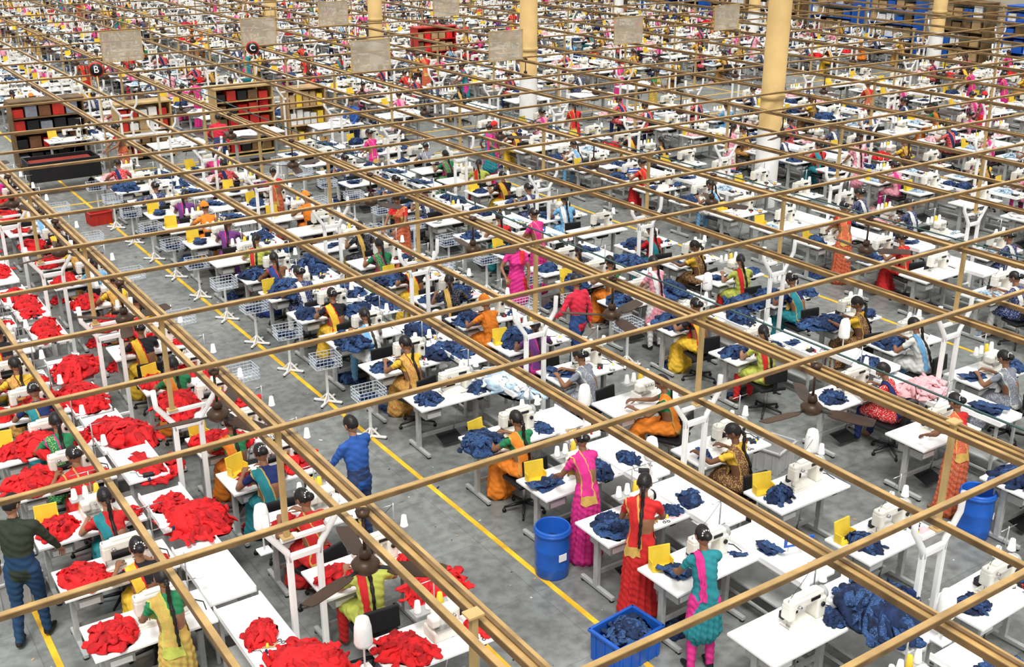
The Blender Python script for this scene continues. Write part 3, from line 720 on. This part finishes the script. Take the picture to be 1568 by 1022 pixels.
put('large_denim_pile',BIGN,(7.85,5.35,.79),1.0,1.1); put('large_denim_pile',PN[5],(6.55,10.45,.765),1.0,.9)
for i,(x,y,s) in enumerate(((7.7,13.2,1.2),(6.8,14.3,1.1),(8.9,13.0,1.1),(7.5,15.5,1.2),(9.2,15.3,1.1),(6.9,17.0,1.2),(8.6,16.6,1.1),(7.9,18.2,1.3),(7.3,9.1,.8))): put('denim_pile',PN[i%6],(x,y,.765),i,s)
put('blue_drum',DRUM,(6.36,8.62,0)); put('blue_drum',DRUM,(11.0,6.45,0),.8)
put('blue_crate',CR_B,(6.10,7.0,0),.1); put('denim_pile',PN[1],(6.12,6.97,.30),.2,.85)
put('walking_man',STAND['redman'],(9.95,12.9,0),.2,.98); put('standing_woman',STAND['redcap'],(10.35,15.2,0),2.6,.97)
put('grey_crate',CR_G,(10.3,9.0,0),.3)
# ------------------------------------------------------------------ block 2
for ty,w,kw in((5.0,None,{}),(6.2,'redstripe',{}),(7.55,'S:rust',dict(wx=-.4,wd=.7)),(8.95,'redstripe',dict(wx=.3)),(10.8,'lime',dict(wx=-.2)),(12.2,'yellow',dict(wx=-.2)),(13.5,'S:pink',{}),(14.7,'orange',{}),(15.6,'black',{})):
    station(11.6,ty,w,cloth='navy',**kw)
for ty,w,kw in((7.0,None,{}),(8.3,'grey',{}),(9.75,'white',{}),(10.9,'brown',{}),(12.2,'teal',{}),(13.5,'lime',{}),(14.6,'brown',{}),(15.8,'redblue',{})):
    station(13.82,ty,w,wx=-.2,cloth='navy',**kw)
for i,y in enumerate((5.0,6.25,7.5,9.4,10.65,11.9,13.2,14.5)): bench(12.48,y,'navy',[1,0,1,1,1,1,1,1][i])
bench(12.48,8.45,'white',0); put('pink_cloth_pile',PW[1],(12.48,8.4,.78),0,1.4)
for i,(x,y,s) in enumerate(((12.9,12.2,1.3),(12.3,13.4,1.2),(11.4,12.2,1.1),(13.2,10.9,1.1),(11.2,14.6,1.1),(12.6,14.8,1.2))): put('denim_pile',PN[i%6],(x,y,.765),i,s)

for x0 in (6.2,10.85):
    y=12.75
    while y<27:
        put('wire_basket_stand',BASK,(x0-.0,y,0),random.uniform(-.1,.1))
        if random.random()<.6: put('flat_cloth',PF[0],(x0,y,.625),random.uniform(-.3,.3),.8)
        y+=1.4
for x in (5.0,9.95):
    y=14.4
    while y<27: put('wire_basket_stand',BASK,(x,y,0)); y+=2.7
for x,y in((3.42,9.7),(3.42,7.4),(7.75,8.6),(8.0,10.2),(7.8,13.6),(12.6,9.9),(9.45,7.7),(12.4,12.6),(8.0,4.8)): put('thread_cone_stand',CONE,(x,y,.76))
b=MB(); b.box((0,0,.10),(.34,.015,.10),BLUE,.003); b.box((0,-.009,.10),(.28,.004,.035),WHITE); b.cyl((-.12,0,0),(-.12,0,.06),.006,STEEL,n=6); b.cyl((.12,0,0),(.12,0,.06),.006,STEEL,n=6)
SG=b.mesh('line_sign')
for x,y in((7.95,6.5),(7.1,19.4),(12.2,17.2),(17,20)): put('line_name_sign',SG,(x,y,.86),-.3)

# ------------------------------------------------------------------ far workstation instances
keys=list(SEAT.keys()); skeys=['magenta','red','rust','pink','green']
def mkcol(i,cloth,who):
    c=bpy.data.collections.new('workstation_kit')
    station(0,0,who,random.uniform(-.2,.2),cloth,random.uniform(-.3,.3),col=c,seed=i)
    return c
navy=[mkcol(i,'navy',keys[i%len(keys)]) for i in range(20)]+[mkcol(50+i,'navy',None) for i in range(8)]+[mkcol(60+i,'navy','S:'+skeys[i]) for i in range(4)]
white=[mkcol(100+i,'white',keys[(i*5+2)%len(keys)]) for i in range(10)]+[mkcol(120+i,'white',None) for i in range(8)]
reds=[mkcol(200+i,'red',keys[(i*7+1)%len(keys)]) for i in range(8)]
def mkb(i,cl,n):
    c=bpy.data.collections.new('passing_table_kit'); bench(0,0,cl,n,col=c,seed=i*13); return c
bn=[mkb(i,'navy',1+i%2) for i in range(4)];bw=[mkb(9+i,'white',i%2) for i in range(4)];br_=[mkb(20+i,'red',2) for i in range(4)]
def inst(name,c,x,y,rz=0):
    e=bpy.data.objects.new(name,None); e.instance_type='COLLECTION'; e.instance_collection=c; e.location=(x,y,0); e.rotation_euler=(0,0,rz); e.empty_display_size=.2; COL.objects.link(e)
rnd=random.Random(11)
start={1.4:(17.1,17.2,15.9),6.2:(19.4,19.1,17.9),10.85:(16.9,17.1,15.8)}
for x0 in X0:
    s=start.get(x0,(9.0,9.3,9.0) if x0>0 else (18,18,18))
    for j,(dx,y) in enumerate(((.72,s[0]),(2.76,s[1]))):
        while y<82:
            if not(27.4<y<31.6):
                if x0<=1.4 and y<27.4: pool=reds
                elif x0<12 and y<27.4: pool=navy if rnd.random()<.85 else white
                else:
                    pool=white if rnd.random()<(.4 if x0<20 and y<35 else .68) else navy
                    if rnd.random()<.04: pool=reds
                inst('sewing_workstation',rnd.choice(pool),x0+dx,y)
            y+=rnd.uniform(1.18,1.35)
    y=s[2]
    while y<82:
        if not(27.4<y<31.6) and rnd.random()<.92:
            pool=br_ if (x0<=1.4 and y<27.4) else (bn if rnd.random()<(.6 if x0<20 and y<30 else .25) else bw)
            inst('passing_table_set',rnd.choice(pool),x0+1.55,y)
        y+=1.25
sk=list(STAND.keys())
for i in range(34):
    x0=rnd.choice(X0[4:10]); y=rnd.uniform(18,70)
    put('walking_worker',STAND[rnd.choice(sk)],(x0-.75+rnd.uniform(-.15,.15),y,0),rnd.uniform(0,6.28),rnd.uniform(.93,1.0))
def cabinet(w,h,d,body,inner,rows,colr):
    b=MB()
    for s in(-1,1): b.box((s*w/2,0,h/2),(.04,d,h),body,.004)
    b.box((0,d/2,h/2),(w,.02,h),body); b.box((0,0,h),(w+.08,d+.04,.05),body,.005)
    for i in range(rows+1):
        z=.08+i*(h-.1)/rows; b.box((0,0,z),(w,d,.025),body)
        if i<rows:
            for k in range(5):
                hh=random.uniform(.5,.85)*(h-.1)/rows; b.box((-w/2+.12+k*(w-.1)/5+.04,0,z+hh/2+.013),((w-.2)/5*.9,d*.8,hh),random.choice(inner),.015)
    return b.mesh('cabinet')
put('storage_cabinet',cabinet(1.7,1.95,.6,TANL,[RED2,REDP,TAN2,BLACK],5,0),(11.6,31.2,0))
put('fabric_shelf',cabinet(1.9,1.8,.6,TAN2,[fab(p['grey']),BLACK,fab(p['brn']),REDP],4,0),(6.6,33.0,0))
put('storage_cabinet',cabinet(1.2,1.7,.6,CARD,[CARD,YEL,WCLO],3,0),(13.6,31.4,0))
put('storage_cabinet',cabinet(1.5,1.6,.6,TANL,[CARD,REDP,WCLO],4,0),(9.0,32.2,0))
put('red_rack',cabinet(1.8,2.0,.6,REDP,[CARD,RED,TAN2],4,0),(23.5,40.6,0))
b=MB()
for s in(-1,1): b.box((0,s*.4,.62),(1.7,.04,.5),BLACK,.005); b.box((s*.85,0,.62),(.04,.8,.5),BLACK,.005)
b.box((0,0,.4),(1.7,.8,.04),REDP); b.box((0,0,.74),(1.5,.65,.12),fab((.25,.03,.02)),.03)
for sx in(-.75,.75):
    for sy in(-.35,.35): b.cyl((sx,sy-.02,.08),(sx,sy+.02,.08),.08,BLACK,n=14); b.box((sx,sy,.26),(.04,.04,.28),STEEL)
put('fabric_trolley',b.mesh('fabric_trolley'),(6.1,29.6,0))
put('standing_woman',STAND['rust'],(7.6,29.3,0),1.6,.96); put('red_crate',CR_R,(6.0,26.0,0),.1); put('red_crate',CR_R,(9.6,25.2,0),.4)
put('standing_woman',STAND['magenta'],(12.6,24.9,0),.4,.96)
put('blue_man',STAND['blueman'],(14.2,29.2,0),2.,.98)
for i in range(8):
    put('inspection_table',TABLE,(9.0+i*2.3,29.2+.3*(i%2),0),0,1.25)
    put('white_cloth_pile',PW[0],(9.1+i*2.3,29.2+.3*(i%2),.95),i,1.3)
for i in range(14):
    put('storage_rack',cabinet(2.6,2.6,.9,random.choice([TAN2,BLUE]),[CARD,CARD,BLUE,WCLO,TAN2],4,0),(45.4,24+i*3.6,0),-math.pi/2)

# ------------------------------------------------------------------ light & camera
w=bpy.data.worlds.new('world'); scene.world=w; w.use_nodes=True
bg=w.node_tree.nodes['Background']; bg.inputs[0].default_value=(1,.99,.97,1); bg.inputs[1].default_value=1.08
l=bpy.data.lights.new('skylight_sun','SUN'); l.energy=3.3; l.angle=math.radians(20); l.color=(1,.98,.94)
o=bpy.data.objects.new('skylight_sun',l); COL.objects.link(o); o.rotation_euler=(math.radians(22),math.radians(-18),0)
cam=bpy.data.cameras.new('camera'); cam.lens=39.08; cam.sensor_width=36; cam.clip_end=300
c=bpy.data.objects.new('camera',cam); COL.objects.link(c); c.location=(0,0,7.2); c.rotation_euler=(math.radians(68.2),0,math.radians(-34)); scene.camera=c
scene.view_settings.view_transform='Standard'; scene.view_settings.look='None'
